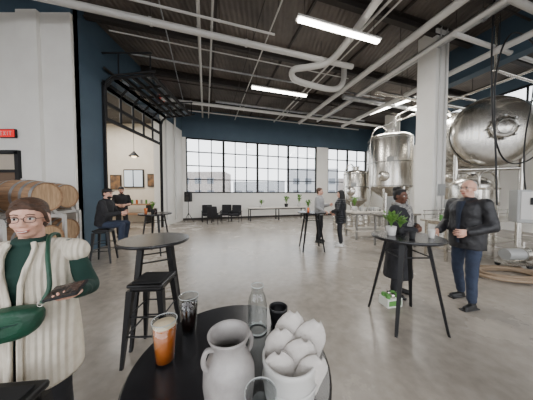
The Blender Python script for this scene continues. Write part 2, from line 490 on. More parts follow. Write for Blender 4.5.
# garage door
o = MB('garage_door')
def gsec(p0, p1, rows):
    p0 = V(p0); p1 = V(p1); n = 5; y0, y1 = 6.1, 9.17
    for i in range(n + 1):
        y = y0 + (y1 - y0) * i / n
        o.cyl((p0.x, y, p0.z), (p1.x, y, p1.z), .045, BLACKM, n=4, smooth=False)
    for k in range(rows + 1):
        q = p0.lerp(p1, k / rows)
        o.box((q.x, (y0 + y1) / 2, q.z), (.07, y1 - y0, .1), BLACKM)
    o.raw([(p0.x, y0, p0.z), (p0.x, y1, p0.z), (p1.x, y1, p1.z), (p1.x, y0, p1.z)], [[0, 1, 2, 3]], GLASS, False)
gsec((-4.86, 0, 3.85), (-4.86, 0, 4.8), 2)
gsec((-4.86, 0, 4.8), (-4.6, 0, 5.05), 1)
gsec((-4.6, 0, 5.05), (-3.45, 0, 5.15), 4)
for y in (6.03, 9.25):
    o.tube([(-4.84, y, .02), (-4.84, y, 4.75), (-4.76, y, 4.95), (-4.55, y, 5.1), (-3.3, y, 5.22)], .03, BLACKM, 6)
    o.cyl((-3.45, y, 5.2), (-3.45, y, 5.75), .02, BLACKM, n=6)
    o.cyl((-4.4, y, 5.1), (-4.4, y, 5.75), .02, BLACKM, n=6)
    o.cyl((-4.88, y, 5.75), (-3.4, y, 5.75), .025, BLACKM, n=6)
o.cyl((-4.8, 6.0, 5.3), (-4.8, 9.3, 5.3), .04, DARKST)
o.done()
o = MB('trim_2')
for y in (6.05, 9.22): o.box((-4.88, y, 2.45), (.04, .1, 4.9), BLACKM)
o.box((-4.88, 7.63, 4.93), (.04, 3.2, .1), BLACKM); o.done()
o = MB('fire_alarm', (-4.84, 9.35, 5.95)); o.box((0, 0, 0), (.1, .3, .3), RED, bev=.02); o.box((.06, 0, 0), (.03, .12, .15), PORC); o.done()

o = MB('door_1', (-7.15, 5.0, 0))
for x in (-.95, .95): o.box((x, 0, 1.32), (.09, .12, 2.64), BLACKM)
o.box((0, 0, 2.62), (1.98, .12, .09), BLACKM); o.box((0, 0, 2.15), (1.9, .1, .07), BLACKM)
o.box((0, .01, 1.08), (1.82, .06, 2.1), mat('door_brown', (110, 88, 70), .5)); o.box((0, -.03, 1.05), (.04, .04, 2.1), BLACKM)
o.box((0, .02, 2.4), (1.8, .03, .42), mat('transom', (190, 178, 162), .3)); o.cyl((.1, -.08, .9), (.1, -.08, 1.25), .015, STEEL)
o.done()
o = MB('exit_sign', (-6.52, 5.06, 3.1)); o.box((0, 0, 0), (.42, .05, .22), BLACKM, bev=.01); o.box((0, -.027, 0), (.38, .01, .18), REDEX)
for i, x in enumerate((-.13, -.045, .03, .1)):
    if i == 0:
        o.box((x - .02, -.035, 0), (.012, .01, .1), PORC)
        for z in (-.045, 0, .045): o.box((x, -.035, z), (.045, .01, .012), PORC)
    elif i == 1:
        for s_ in (-1, 1): o.box((x, -.035, 0), (.012, .01, .11), PORC, Matrix.Rotation(s_ * .5, 3, 'Y'))
    elif i == 2: o.box((x, -.035, 0), (.012, .01, .1), PORC)
    else:
        o.box((x, -.035, 0), (.012, .01, .1), PORC); o.box((x, -.035, .045), (.06, .01, .012), PORC)
o.done()

# outside
mat_win = mat('far_window', (110, 116, 124), .3)
def building(name, x, y, w_, h, d, m):
    o = MB(name, (x, y, -.25)); o.box((0, 0, h / 2), (w_, d, h), m)
    for i in range(int(w_ / 3)):
        for k in range(int(h / 3)):
            o.box((-w_ / 2 + 1.5 + i * 3, -d / 2 - .02, 1.8 + k * 3), (1.6, .06, 1.5), mat_win)
    o.done()
building('distant_building', -20, 52, 20, 7, 8, BRICK)
building('distant_building', -2, 58, 14, 5, 8, GREYB)
building('distant_building', 12, 54, 12, 8, 8, GREYB)
building('distant_building', 26, 60, 16, 6, 8, BRICK)
building('distant_building', 42, 56, 14, 9, 8, GREYB)
for x, y, m in ((-9, 26, GREYB), (-2.5, 27, CNAVY), (5, 28, PORC), (11, 29, BRICK)):
    o = MB('parked_car', (x, y, -.25))
    rg = []
    for yy, sc_ in ((-.85, .92), (-.7, 1), (.7, 1), (.85, .92)):
        pr = [(-2.1, .35), (-2.1, .8), (-1.4, .95), (-.8, 1.42), (.8, 1.45), (1.5, .98), (2.1, .85), (2.15, .35)]
        rg.append([V((a * sc_, yy, .2 + (b_ - .2) * (sc_ if b_ > 1 else 1))) for a, b_ in pr])
    o.loft(rg, m, True, False)
    for wx in (-1.3, 1.3):
        for wy in (-.85, .85): o.cyl((wx, wy - .1, .33), (wx, wy + .1, .33), .33, RUBBER)
    o.box((0, -.8, 1.18), (1.5, .12, .3), mat_win)
    o.done()

# ------------------------------------------------------------------ furniture
def bar_table(name, x, y, r, h=1.07, rz=.785, leg=.34):
    o = MB(name, (x, y, 0), rz)
    o.lathe([(r - .008, h - .035), (r, h - .028), (r, h - .006), (r - .006, h)], BLACKTOP, n=64)
    o.cyl((0, 0, h - .06), (0, 0, h - .035), r * .62, BLACK, n=32)
    rr = r * .55
    for k in range(4):
        a = k * pi / 2; c, s_ = math.cos(a), math.sin(a)
        def rc(d, z, w_, t): return [V((c * (d + dx * t) - s_ * dy * w_, s_ * (d + dx * t) + c * dy * w_, z)) for dx, dy in ((-1, -1), (1, -1), (1, 1), (-1, 1))]
        o.loft([rc(leg, 0, .014, .011), rc(leg - .01, .03, .016, .012), rc(rr, h - .05, .03, .016)], BLACK, True, False)
        a2 = a + pi / 2
        df = leg + (rr - leg) * .85 / h
        o.cyl((c * df, s_ * df, .85), (math.cos(a2) * df, math.sin(a2) * df, .85), .009, BLACK, n=8)
    return o.done()
bar_table('bar_table', -.109, .6245, .305, leg=.3)
bar_table('bar_table', -1.3, 2.3, .37, leg=.36, rz=-.2)
bar_table('bar_table', 1.74, 2.45, .385, leg=.42)
bar_table('bar_table', 1.28, 5.6, .4, leg=.42)
bar_table('bar_table', -2.95, 5.25, .4, leg=.38)
bar_table('bar_table', -6.4, 8.6, .4, leg=.38)

def bar_stool(name, x, y, rz=0, h=.76):
    o = MB(name, (x, y, 0), rz)
    o.box((0, 0, h - .02), (.33, .33, .035), BLACK, bev=.04, seg=4)
    o.box((0, 0, h - .002), (.26, .26, .012), BLACKM, bev=.03, seg=4)
    o.box((0, 0, h - .055), (.29, .29, .05), BLACK, bev=.02)
    for sx in (-1, 1):
        for sy in (-1, 1):
            def q(t, w_):
                cx = sx * (.135 + .06 * t); cy = sy * (.135 + .06 * t); z = (h - .06) * (1 - t)
                return [V((cx + dx * w_, cy + dy * w_, z)) for dx, dy in ((-1, -1), (1, -1), (1, 1), (-1, 1))]
            o.loft([q(1, .013), q(0, .028)], BLACK, True, False)
    for t, rr in ((.6, .009), (.35, .008)):
        k = .135 + .06 * t; z = (h - .06) * (1 - t)
        for a, b_ in (((-k, -k), (k, -k)), ((k, -k), (k, k)), ((k, k), (-k, k)), ((-k, k), (-k, -k))):
            o.cyl((a[0], a[1], z), (b_[0], b_[1], z), rr, BLACK, n=8)
    return o.done()
bar_stool('bar_stool', -1.13, 1.95, .05)
bar_stool('bar_stool', -1.13, .70, .1)
bar_stool('bar_stool', -3.8, 4.6, .3)

def long_table(name, a, b_, dep, h, top, leg=BLACKM, shelf=False):
    a = V(a); b_ = V(b_); d = (b_ - a); ln = d.length; rz = math.atan2(d.y, d.x); mid = (a + b_) / 2
    o = MB(name, (mid.x, mid.y, 0), rz)
    o.box((0, 0, h - .025), (ln, dep, .05), top, bev=.006)
    o.box((0, 0, h - .08), (ln - .2, dep - .15, .06), leg)
    n = max(int(ln / 1.8), 1)
    for i in range(n + 1):
        x = -ln / 2 + .12 + (ln - .24) * i / n
        for y in (-dep / 2 + .08, dep / 2 - .08): o.box((x, y, (h - .05) / 2), (.05, .05, h - .05), leg)
    if shelf: o.box((0, 0, .3), (ln - .15, dep - .1, .03), top)
    return o
long_table('folding_table', (-1.1, 11.4, 0), (2.4, 12.4, 0), .7, .76, TABLEW).done()
long_table('packing_table', (2.9, 7.0, 0), (4.5, 7.3, 0), .75, .95, TABLEW, STEELD, True).done()

def easychair(name, x, y, rz):
    o = MB(name, (x, y, 0), rz)
    o.box((0, 0, .4), (.55, .55, .12), CBLACK, bev=.05, seg=3)
    o.box((0, .27, .68), (.55, .1, .5), CBLACK, Matrix.Rotation(-.15, 3, 'X'), bev=.04, seg=3)
    for sx in (-1, 1):
        o.box((sx * .3, 0, .58), (.06, .5, .05), BLACK, bev=.02)
        for sy in (-1, 1): o.cyl((sx * .3, sy * .23, 0), (sx * .29, sy * .22, .57), .018, BLACK, n=8)
    o.done()
easychair('lounge_chair', -3.3, 11.1, .4); easychair('lounge_chair', -2.3, 11.3, .1); easychair('lounge_chair', -2.7, 10.3, 2.9); easychair('lounge_chair', -1.75, 11.0, -.2)
o = MB('loudspeaker', (-4.3, 10.9, 0))
for k in range(3):
    a = k * 2 * pi / 3; o.cyl((0, 0, .5), (.3 * math.cos(a), .3 * math.sin(a), .01), .015, BLACK, n=8)
o.cyl((0, 0, .4), (0, 0, 1.2), .02, BLACK); o.box((0, 0, 1.4), (.34, .32, .55), BLACKM, bev=.03)
o.cyl((0, -.165, 1.3), (0, -.175, 1.3), .12, DARKST); o.cyl((0, -.165, 1.53), (0, -.175, 1.53), .05, DARKST); o.done()

# barrels
def barrel(o, c, ln=.9, r=.31):
    prof = []; N = 12
    for i in range(N + 1):
        t = i / N * 2 - 1; prof.append((r * (1 - .17 * t * t), t * ln / 2))
    o.lathe([(r * .77, -ln / 2 + .03)] + prof + [(r * .77, ln / 2 - .03)], WOOD, c, 32, axis=(1, 0, 0))
    for s_ in (-1, 1):
        o.cyl(V(c) + V((s_ * (ln / 2 - .035), 0, 0)), V(c) + V((s_ * (ln / 2 - .025), 0, 0)), r * .79, WOODH, n=32)
        for t in (.93, .62, .3):
            rr = r * (1 - .17 * t * t) + .004
            o.cyl(V(c) + V((s_ * (t * ln / 2 - .025), 0, 0)), V(c) + V((s_ * (t * ln / 2 + .02), 0, 0)), rr + .002, GALV, r2=rr - .003, n=32, cap=False)
    o.cyl(V(c) + V((0, 0, r - .01)), V(c) + V((0, 0, r + .02)), .03, PORC)
    for k in range(20):
        a = 2 * pi * k / 20
        o.tube([V(c) + V((t * ln / 2, math.cos(a) * (r * (1 - .17 * t * t) + .0005), math.sin(a) * (r * (1 - .17 * t * t) + .0005))) for t in (-.98, -.5, 0, .5, .98)], .002, DARKST, 4)
def rack(name, x, y):
    o = MB(name, (x, y, 0))
    for z in (.36, 1.15):
        for yy in (-.32, .32): o.box((0, yy, z), (.8, .05, .08), PORC)
        for xx in (-.3, .3):
            o.box((xx, 0, z + .02), (.05, .64, .06), PORC)
            for yy in (-.22, .22): o.box((xx, yy, z + .1), (.05, .05, .14), PORC, Matrix.Rotation(.5 * (1 if yy > 0 else -1), 3, 'X'))
    for xx in (-.37, .37):
        for yy in (-.34, .34): o.box((xx, yy, .59), (.05, .05, 1.18), PORC)
    barrel(o, (0, 0, .75)); barrel(o, (0, 0, 1.53))
    return o.done()
for x, y in ((-4.4, 3.6), (-5.35, 3.6), (-6.3, 3.6), (-4.95, 4.5), (-5.9, 4.5), (-4.5, 2.75)): rack('barrel_rack', x, y)

# ------------------------------------------------------------------ brewery
def vtank(name, x, y, r, zb, zt, cone=.7):
    o = MB(name, (x, y, 0))
    prof = [(.05, zb - cone), (.1, zb - cone + .03), (r * .97, zb - .05), (r, zb)]
    prof += [(r, zb + .02), (r, zt)]
    for a in (15, 35, 55, 75, 88): prof.append((r * math.cos(math.radians(a)), zt + r * .32 * math.sin(math.radians(a))))
    o.lathe(prof, STEEL, n=48)
    for z in (zb + .05, (zb + zt) / 2, zt - .05): o.cyl((0, 0, z - .02), (0, 0, z + .02), r + .012, STEELD, n=48, cap=False)
    for k in range(4):
        a = pi / 4 + k * pi / 2; c, s_ = math.cos(a) * r * .86, math.sin(a) * r * .86
        o.cyl((c, s_, 0), (c, s_, zb + .1), .05, STEEL); o.cyl((c, s_, 0), (c, s_, .03), .09, STEELD)
    o.cyl((0, 0, zt + r * .3), (0, 0, zt + r * .32 + .15), .18, STEEL, n=24); o.cyl((0, 0, zt + r * .32 + .14), (0, 0, zt + r * .32 + .18), .21, STEELD, n=24)
    o.lathe([(.24, 0), (.24, .05), (.2, .09), (.02, .12)], STEEL, (-r * .68, -r * .72, zb + .5), 24, axis=(-.7, -.72, 0))
    o.tube(spline([(0, 0, zt + r * .3), (-r * .5, -.1, zt + r * .32 + .3), (-r - .06, -.2, zt), (-r - .06, -.2, zb), (-r - .06, -.2, .8)], 5), .03, STEEL)
    o.box((-r * .5, -r * .9, (zb + zt) / 2 + .1), (.3, .06, .2), GREYP)
    o.done()
vtank('fermentation_tank', 6.15, 10.0, .98, 1.9, 4.25)
vtank('fermentation_tank', 5.0, 11.2, .62, 1.2, 2.7, cone=.5)
vtank('fermentation_tank', 8.7, 9.4, .72, 1.8, 4.9)
vtank('fermentation_tank', 9.4, 4.9, .75, 1.8, 4.4)

ax = V((-.35, -.94, 0)).normalized()
hc = V((7.45, 6.6, 3.62)); r = 1.14
o = MB('lagering_tank', hc)
prof = [(r * math.cos(math.radians(a)), -1.5 - .3 * math.sin(math.radians(a))) for a in (88, 60, 30, 0)]
prof += [(r, 0)] + [(r * math.cos(math.radians(a)), .38 * math.sin(math.radians(a))) for a in (15, 30, 45, 60, 75, 88)]
o.lathe(prof, STEEL, n=56, axis=ax)
for t in (-.02, -.7, -1.4): o.cyl(ax * (t - .03), ax * (t + .03), r + .015, STEELD, n=56, cap=False)
o.lathe([(.3, .3), (.3, .44), (.33, .44), (.33, .48), (.27, .5), (.15, .54), (.01, .55)], STEEL, n=36, axis=ax)
x_, y_ = perp(ax)
for k in range(8):
    a = k * pi / 4; q = ax * .46 + (x_ * math.cos(a) + y_ * math.sin(a)) * .35
    o.cyl(q - ax * .05, q + ax * .07, .03, STEELD, n=8)
o.tube([ax * .58 + x_ * .22 * math.cos(2 * pi * k / 16) + y_ * .22 * math.sin(2 * pi * k / 16) for k in range(16)], .014, STEELD, 8, True)
for t in (-.2, -1.3):
    for s_ in (-1, 1):
        sd = ax.cross(V((0, 0, 1))).normalized()
        q = ax * t + sd * s_ * .85
        o.cyl((q.x, q.y, -3.62), (q.x, q.y, -.6), .07, STEEL)
    a = ax * t + sd * .85 + V((0, 0, -1.2)); b_ = ax * t - sd * .85 + V((0, 0, -1.2)); o.cyl(a, b_, .06, STEEL)
o.done()
o = MB('brew_kettle', (6.95, 6.75, 0))
o.lathe([(.08, .5), (.5, .7), (.56, .75), (.56, 1.85), (.5, 1.98), (.3, 2.12), (.12, 2.18), (.12, 2.28)], STEEL, n=36)
o.cyl((0, 0, 1.0), (0, 0, 1.04), .575, STEELD, n=36)
for k in range(4):
    a = k * pi / 2 + .5; o.cyl((.45 * math.cos(a), .45 * math.sin(a), 0), (.45 * math.cos(a), .45 * math.sin(a), .8), .035, STEEL)
o.done()
o = MB('drop_hose'); o.tube(spline([(5.55, 5.0, 6.4), (5.6, 5.05, 4.8), (5.8, 5.1, 3.1), (6.3, 5.2, 2.4), (6.9, 5.1, 2.6), (7.3, 5.0, 3.8), (6.7, 5.0, 5.1), (6.0, 5.0, 5.5), (5.65, 5.0, 4.4), (5.7, 4.95, 2.2), (5.7, 4.9, 1.3)], 8), .018, RUBBER); o.done()
o = MB('drop_hose'); o.tube(spline([(6.9, 5.2, 6.4), (6.6, 5.0, 4.2), (6.2, 4.8, 3.0), (6.0, 4.65, 2.2), (6.0, 4.6, 1.68)], 8), .014, RUBBER); o.done()

cl = V((4.0, 4.75, 0)); cd = cl + e1 * 3.0
o = long_table('canning_line', cl, cd, .6, .95, STEEL, STEEL, True)
for y in (-.22, .22):
    for z in (1.06, 1.16): o.cyl((-1.5, y, z), (1.5, y, z), .012, STEEL, n=8)
    for i in range(7): o.cyl((-1.45 + i * .48, y, .94), (-1.45 + i * .48, y, 1.18), .012, STEEL, n=8)
for i in range(14):
    o.lathe([(.03, .95), (.033, .96), (.033, 1.06), (.028, 1.075)], STEEL if i % 3 else GRN, (-1.3 + i * .17, -.05, 0), 14)
o.box((-.5, .05, 1.32), (.5, .4, .22), GREYP, bev=.02); o.box((-.5, .05, 1.1), (.06, .3, .3), STEEL)
for i in range(4): o.cyl((-.68 + i * .12, 0, 1.05), (-.68 + i * .12, 0, 1.25), .018, STEEL, n=10)
o.box((.6, .1, 1.3), (.7, .36, .1), STEEL, bev=.01)
for x in (.32, .88):
    for y in (-.05, .25): o.cyl((x, y, .94), (x, y, 1.7), .018, STEEL, n=8)
o.box((.6, .1, 1.72), (.66, .4, .06), STEEL, bev=.01)
o.tube(spline([(.4, .1, 1.7), (.4, .1, 2.1), (.8, .1, 2.2), (1.2, .1, 1.9), (1.2, .1, 1.0)], 6), .03, STEEL)
o.done()
o = long_table('depalletizer', cl + V((-.75, 1.05, 0)), cl + V((.45, 1.3, 0)), .6, 1.0, STEEL, STEELD, True)
o.box((0, 0, 1.25), (.5, .4, .5), GREYP, bev=.02); o.cyl((.3, .0, 1), (.3, 0, 1.8), .03, STEEL); o.cyl((-.35, .0, 1), (-.35, 0, 1.6), .05, STEEL)
o.box((0, -.21, 1.3), (.3, .02, .2), BLACKM); o.done()
o = MB('control_cabinet', (6.05, 4.5, 0), -.5)
o.box((0, 0, 1.3), (.62, .35, .75), GREYP, bev=.02); o.box((0, -.18, 1.32), (.52, .02, .62), PORC); o.box((0, -.2, 1.42), (.25, .02, .16), BLACKM)
for x in (-.22, .22): o.cyl((x, 0, 0), (x, 0, .95), .03, STEEL)
o.box((0, 0, .03), (.6, .4, .05), STEEL); o.cyl((.18, -.2, 1.15), (.18, -.23, 1.15), .025, RED); o.done()
def coil(name, x, y, r, m, turns=4, rad=.028):
    o = MB(name, (x, y, 0)); pts = []
    for i in range(turns * 20):
        a = i / 20 * 2 * pi; k = i / (turns * 20)
        rr = r * (1 - .18 * math.sin(k * 9)); pts.append((rr * math.cos(a) * 1.3, rr * math.sin(a) * .75, rad + .016 * (i / 20)))
    pts += [(r * 1.5, .2, rad), (r * 2, .5, rad), (r * 2.4, .7, rad)]
    o.tube(pts, rad, m, 8); o.done()
coil('floor_hose', 4.6, 3.75, .42, HOSEB); coil('floor_hose', 5.9, 3.5, .4, HOSEB, 3); coil('floor_hose', 4.9, 3.0, .3, YEL, 1, .015)
def keg(name, x, y):
    o = MB(name, (x, y, 0))
    o.lathe([(.17, 0), (.2, .02), (.2, .07), (.195, .1), (.205, .2), (.21, .22), (.205, .24), (.205, .38), (.21, .4), (.205, .42), (.195, .52), (.2, .55), (.2, .6), (.185, .6), (.18, .54), (.03, .56), (.03, .6)], STEEL, n=28)
    o.done()
for x, y in ((3.1, 8.6), (3.6, 8.7), (4.2, 8.9), (8.2, 4.4), (4.6, 9.3)): keg('beer_keg', x, y)
o = MB('transfer_pump', (5.35, 4.25, 0)); o.box((0, 0, .1), (.5, .3, .06), STEEL); o.cyl((-.2, 0, .28), (.15, 0, .28), .12, GREYP); o.cyl((.15, 0, .28), (.25, 0, .28), .15, STEEL); o.cyl((.2, 0, .4), (.2, 0, .55), .03, STEEL)
for sx in (-.2, .2):
    for sy in (-.12, .12): o.cyl((sx, sy - .02, .05), (sx, sy + .02, .05), .05, RUBBER)
o.done()

# ------------------------------------------------------------------ tabletop things
T = 1.07
def pint(name, x, y, h, r0, r1, liq, foam=False, fill=.85):
    o = MB(name, (x, y, T)); t = .0025
    ro = lambda z: r0 + (r1 - r0) * z / h
    o.lathe([(r0 * .9, .0005), (r0, .004), (ro(h * .5), h * .5), (r1, h), (r1 - t, h), (r1 - t, h - .004)], DGLASS, n=40, cap=False)
    zf = h * fill
    o.lathe([(.001, .012), (r0 - t, .012), (ro(h * .4) - t, h * .4), (ro(zf) - t, zf), (.001, zf)], liq, n=40, cap=False)
    if foam: o.lathe([(ro(zf) - t, zf + .0006), (ro(zf) - t, zf + .005), (.001, zf + .006)], FOAM, n=40, cap=False)
    o.tube([(r1 * math.cos(2 * pi * i / 40), r1 * math.sin(2 * pi * i / 40), h) for i in range(40)], .0012, WATER, 6, True)
    o.done()
pint('beer_glass', -.317, .603, .137, .028, .036, AMBER, True, .88)
pint('cola_glass', -.296, .742, .14, .026, .035, COLA, False, .8)
pint('water_glass', -.012, .395, .12, .026, .033, WATER, False, .2)
o = MB('ceramic_jug', (-.092, .475, T), .6)
o.lathe([(.04, 0), (.05, .003), (.058, .03), (.063, .07), (.062, .1), (.053, .125), (.042, .14), (.039, .152), (.042, .165), (.05, .182), (.052, .188), (.049, .19), (.045, .184), (.037, .165), (.034, .152), (.037, .14), (.048, .123)], CERAM, n=48, cap=False)
o.lathe([(.048, .123), (.057, .1), (.058, .07), (.05, .02), (.001, .012)], CERAMI, n=48, cap=False)
for s_ in (-1, 1):
    o.tube(spline([(s_ * .04, .0, .162), (s_ * .055, 0, .166), (s_ * .063, 0, .15), (s_ * .061, 0, .13), (s_ * .052, 0, .118)], 6), .006, CERAM, 10)
o.done()
o = MB('napkin_holder', (.06, .505, T))
o.lathe([(.058, 0), (.062, .003), (.066, .02), (.068, .05), (.069, .09), (.071, .096), (.071, .108), (.068, .111), (.064, .108), (.062, .03), (.001, .02)], PORC, n=48, cap=False)
o.lathe([(.0695, .05), (.071, .052), (.071, .056), (.0695, .058)], PORC, n=48, cap=False)
for k, (px0, py0, lean, w_, h_, ty) in enumerate(((-.008, .03, .12, .046, .2, .05), (.014, .018, .34, .044, .195, .02), (-.018, .008, -.02, .044, .172, .0), (.006, -.006, .2, .046, .16, -.04), (-.02, -.022, -.08, .038, .14, -.06), (.024, -.024, .34, .036, .14, -.08))):
    R = Matrix.Rotation(lean, 3, 'Y') @ Matrix.Rotation(-ty, 3, 'X')
    grid = []
    for s_ in (-1, 1):
        for i in range(11):
            v = i / 10; zz = .025 + (h_ - .025) * v
            wd = w_ * (1 - max(0, v - .62) ** 2.2 * 6.5); wd = max(wd, .006)
            for j_ in range(9):
                u_ = j_ / 4 - 1
                p = V((u_ * wd, .014 * u_ * u_ - .01 * v * v + s_ * .0022, zz))
                grid.append(V((px0, py0, 0)) + R @ p)
    fs = []
    for i in range(10):
        for j_ in range(8):
            a = i * 9 + j_; fs.append([a, a + 1, a + 10, a + 9]); b_ = a + 99; fs.append([b_ + 9, b_ + 10, b_ + 1, b_])
    for i in range(10):
        for j_ in (0, 8):
            a = i * 9 + j_; fs.append([a, a + 9, a + 108, a + 99])
    for j_ in range(8):
        a = 90 + j_; fs.append([a, a + 1, a + 100, a + 99])
    o.raw(grid, fs, PAPER, True)
o.done()
o = MB('glass_carafe', (-.035, .75, T))
o.lathe([(.032, .001), (.036, .005), (.037, .05), (.037, .1), (.033, .13), (.026, .145), (.022, .155), (.024, .175)], DGLASS, n=40, cap=False)
o.tube([(.024 * math.cos(2 * pi * i / 32), .024 * math.sin(2 * pi * i / 32), .176) for i in range(32)], .0018, WATER, 6, True)
o.tube([(.0345 * math.cos(2 * pi * i / 32), .0345 * math.sin(2 * pi * i / 32), .004) for i in range(32)], .0028, WATER, 6, True)
o.done()
o = MB('black_cup', (.048, .79, T)); o.lathe([(.026, 0), (.03, .004), (.037, .06), (.038, .07), (.035, .07), (.033, .06), (.026, .008), (.001, .007)], BLACK, n=36, cap=False); o.done()

def plant(name, x, y, z, pr, ph, lh, n=26, pm=PORC):
    o = MB(name, (x, y, z))
    o.lathe([(pr * .75, 0), (pr * .8, .004), (pr, ph), (pr * .9, ph), (pr * .85, ph * .88), (.001, ph * .88)], pm, n=24, cap=False)
    o.cyl((0, 0, ph * .8), (0, 0, ph * .9), pr * .85, SOIL)
    for k in range(n):
        a = random.uniform(0, 2 * pi); sp = random.uniform(.2, 1) * pr * 1.6; hh = lh * random.uniform(.5, 1)
        p0 = V((0, 0, ph * .9)); p1 = V((math.cos(a) * sp * .4, math.sin(a) * sp * .4, ph + hh * .6)); p2 = V((math.cos(a) * sp, math.sin(a) * sp, ph + hh))
        o.tube([p0, p1, p2], .0022, LEAF, 5)
        for q, w_ in ((p1, .8), (p2, 1)):
            sd = V((-math.sin(a), math.cos(a), 0)) * pr * .38 * w_; up = (p2 - p1).normalized() * pr * .75 * w_
            o.raw([q - up * .2, q + sd + up * .3, q + up, q - sd + up * .3], [[0, 1, 2, 3]], LEAF, False)
    o.done()
plant('potted_plant', 1.58, 2.5, T, .06, .11, .18, 36); plant('potted_plant', 1.76, 2.6, T, .045, .08, .14, 30, pm=BLACKM)
plant('potted_plant', 1.2, 5.7, T, .06, .12, .2)
plant('potted_plant', -3.05, 5.3, T, .05, .1, .18, pm=BLACKM)
plant('potted_plant', 1.2, 12.05, .76, .12, .2, .4, pm=BLACKM); plant('potted_plant', 2.0, 12.25, .76, .12, .2, .5)
plant('potted_plant', -.3, 11.65, .76, .1, .15, .25)
plant('potted_plant', 3.15, 7.08, .95, .09, .18, .3)
def cup(name, x, y, z, m, h=.1, r=.036):
    o = MB(name, (x, y, z)); o.lathe([(r * .72, 0), (r * .75, .003), (r, h), (r * .93, h), (r * .7, .01), (.001, .009)], m, n=24, cap=False); o.done()
cup('paper_cup', 1.95, 2.33, T, PORC); cup('paper_cup', 1.7, 2.3, T, BLACKM, .08); cup('tumbler', 1.15, 5.45, T, AMBER, .13); cup('tumbler', -2.85, 5.1, T, COLA, .14, .04); cup('tumbler', -3.1, 5.08, T, AMBER, .14, .04)
for i in range(10):
    cup('tumbler', 3.4 + (i % 5) * .16, 7.04 + (i // 5) * .13, .95, [PORC, STEELD, GREYP][i % 3], .14, .04)
o = MB('drinks_carton', (1.78, 2.8, 0), .2)
o.box((0, 0, .06), (.24, .17, .12), CARD, bev=.004); o.box((0, -.087, .06), (.2, .004, .07), GRN)
for i in range(3):
    for k in range(2): o.lathe([(.03, .12), (.033, .125), (.033, .16), (.027, .17)], GRN if i != 1 else STEEL, (-.075 + i * .075, -.037 + k * .075, 0), 16)
o.done()

# ------------------------------------------------------------------ people
def finish(o, vox, sm=4, disp=0):
    m = o.modifiers.new('r', 'REMESH'); m.mode = 'VOXEL'; m.voxel_size = vox; m.use_smooth_shade = True
    s = o.modifiers.new('s', 'SMOOTH'); s.iterations = sm; s.factor = .5
    if disp:
        t = bpy.data.textures.new('folds', 'CLOUDS'); t.noise_scale = .085; t.noise_depth = 2
        d = o.modifiers.new('d', 'DISPLACE'); d.texture = t; d.strength = disp; d.mid_level = .5
    return o

def hand(o, w, d, n, sg, m, curl=.45, s=1.0):
    w = V(w); d = V(d).normalized(); n = V(n); n = (n - d * n.dot(d)).normalized(); t = d.cross(n) * sg
    rg = []
    for l, a, b_ in ((-.03, .024, .019), (0, .026, .018), (.03, .037, .016), (.06, .041, .014), (.085, .04, .012), (.093, .034, .008)):
        c = w + d * l * s
        rg.append([c + (t * math.cos(2 * pi * i / 14) * a + n * math.sin(2 * pi * i / 14) * b_) * s for i in range(14)])
    o.loftc(rg, m)
    for off, ln, cc in ((.031, .07, .9), (.0105, .08, 1), (-.0105, .074, 1.05), (-.031, .058, 1.15)):
        p = w + (d * .082 + t * off) * s; ang = curl * .5 * cc; r_ = .0088
        for q in (.44, .31, .25):
            dd = d * math.cos(ang) + n * math.sin(ang) + t * off * 1.5
            p2 = p + dd.normalized() * ln * q * s
            o.cap(p, r_ * s, p2, (r_ - .0008) * s, m, 8); p = p2; r_ -= .0008; ang += curl * cc
    p = w + (d * .02 + t * .024) * s; dd = (d * .65 + t * .75 + n * .3).normalized(); p2 = p + dd * .042 * s
    o.cap(p, .0135 * s, p2, .0105 * s, m, 8); dd = (d * .85 + t * .3 + n * (.3 + curl * .4)).normalized(); p3 = p2 + dd * .032 * s
    o.cap(p2, .0105 * s, p3, .0095 * s, m, 8); dd = (d + n * (.3 + curl * .5)).normalized(); o.cap(p3, .0095 * s, p3 + dd * .022 * s, .008 * s, m, 8)

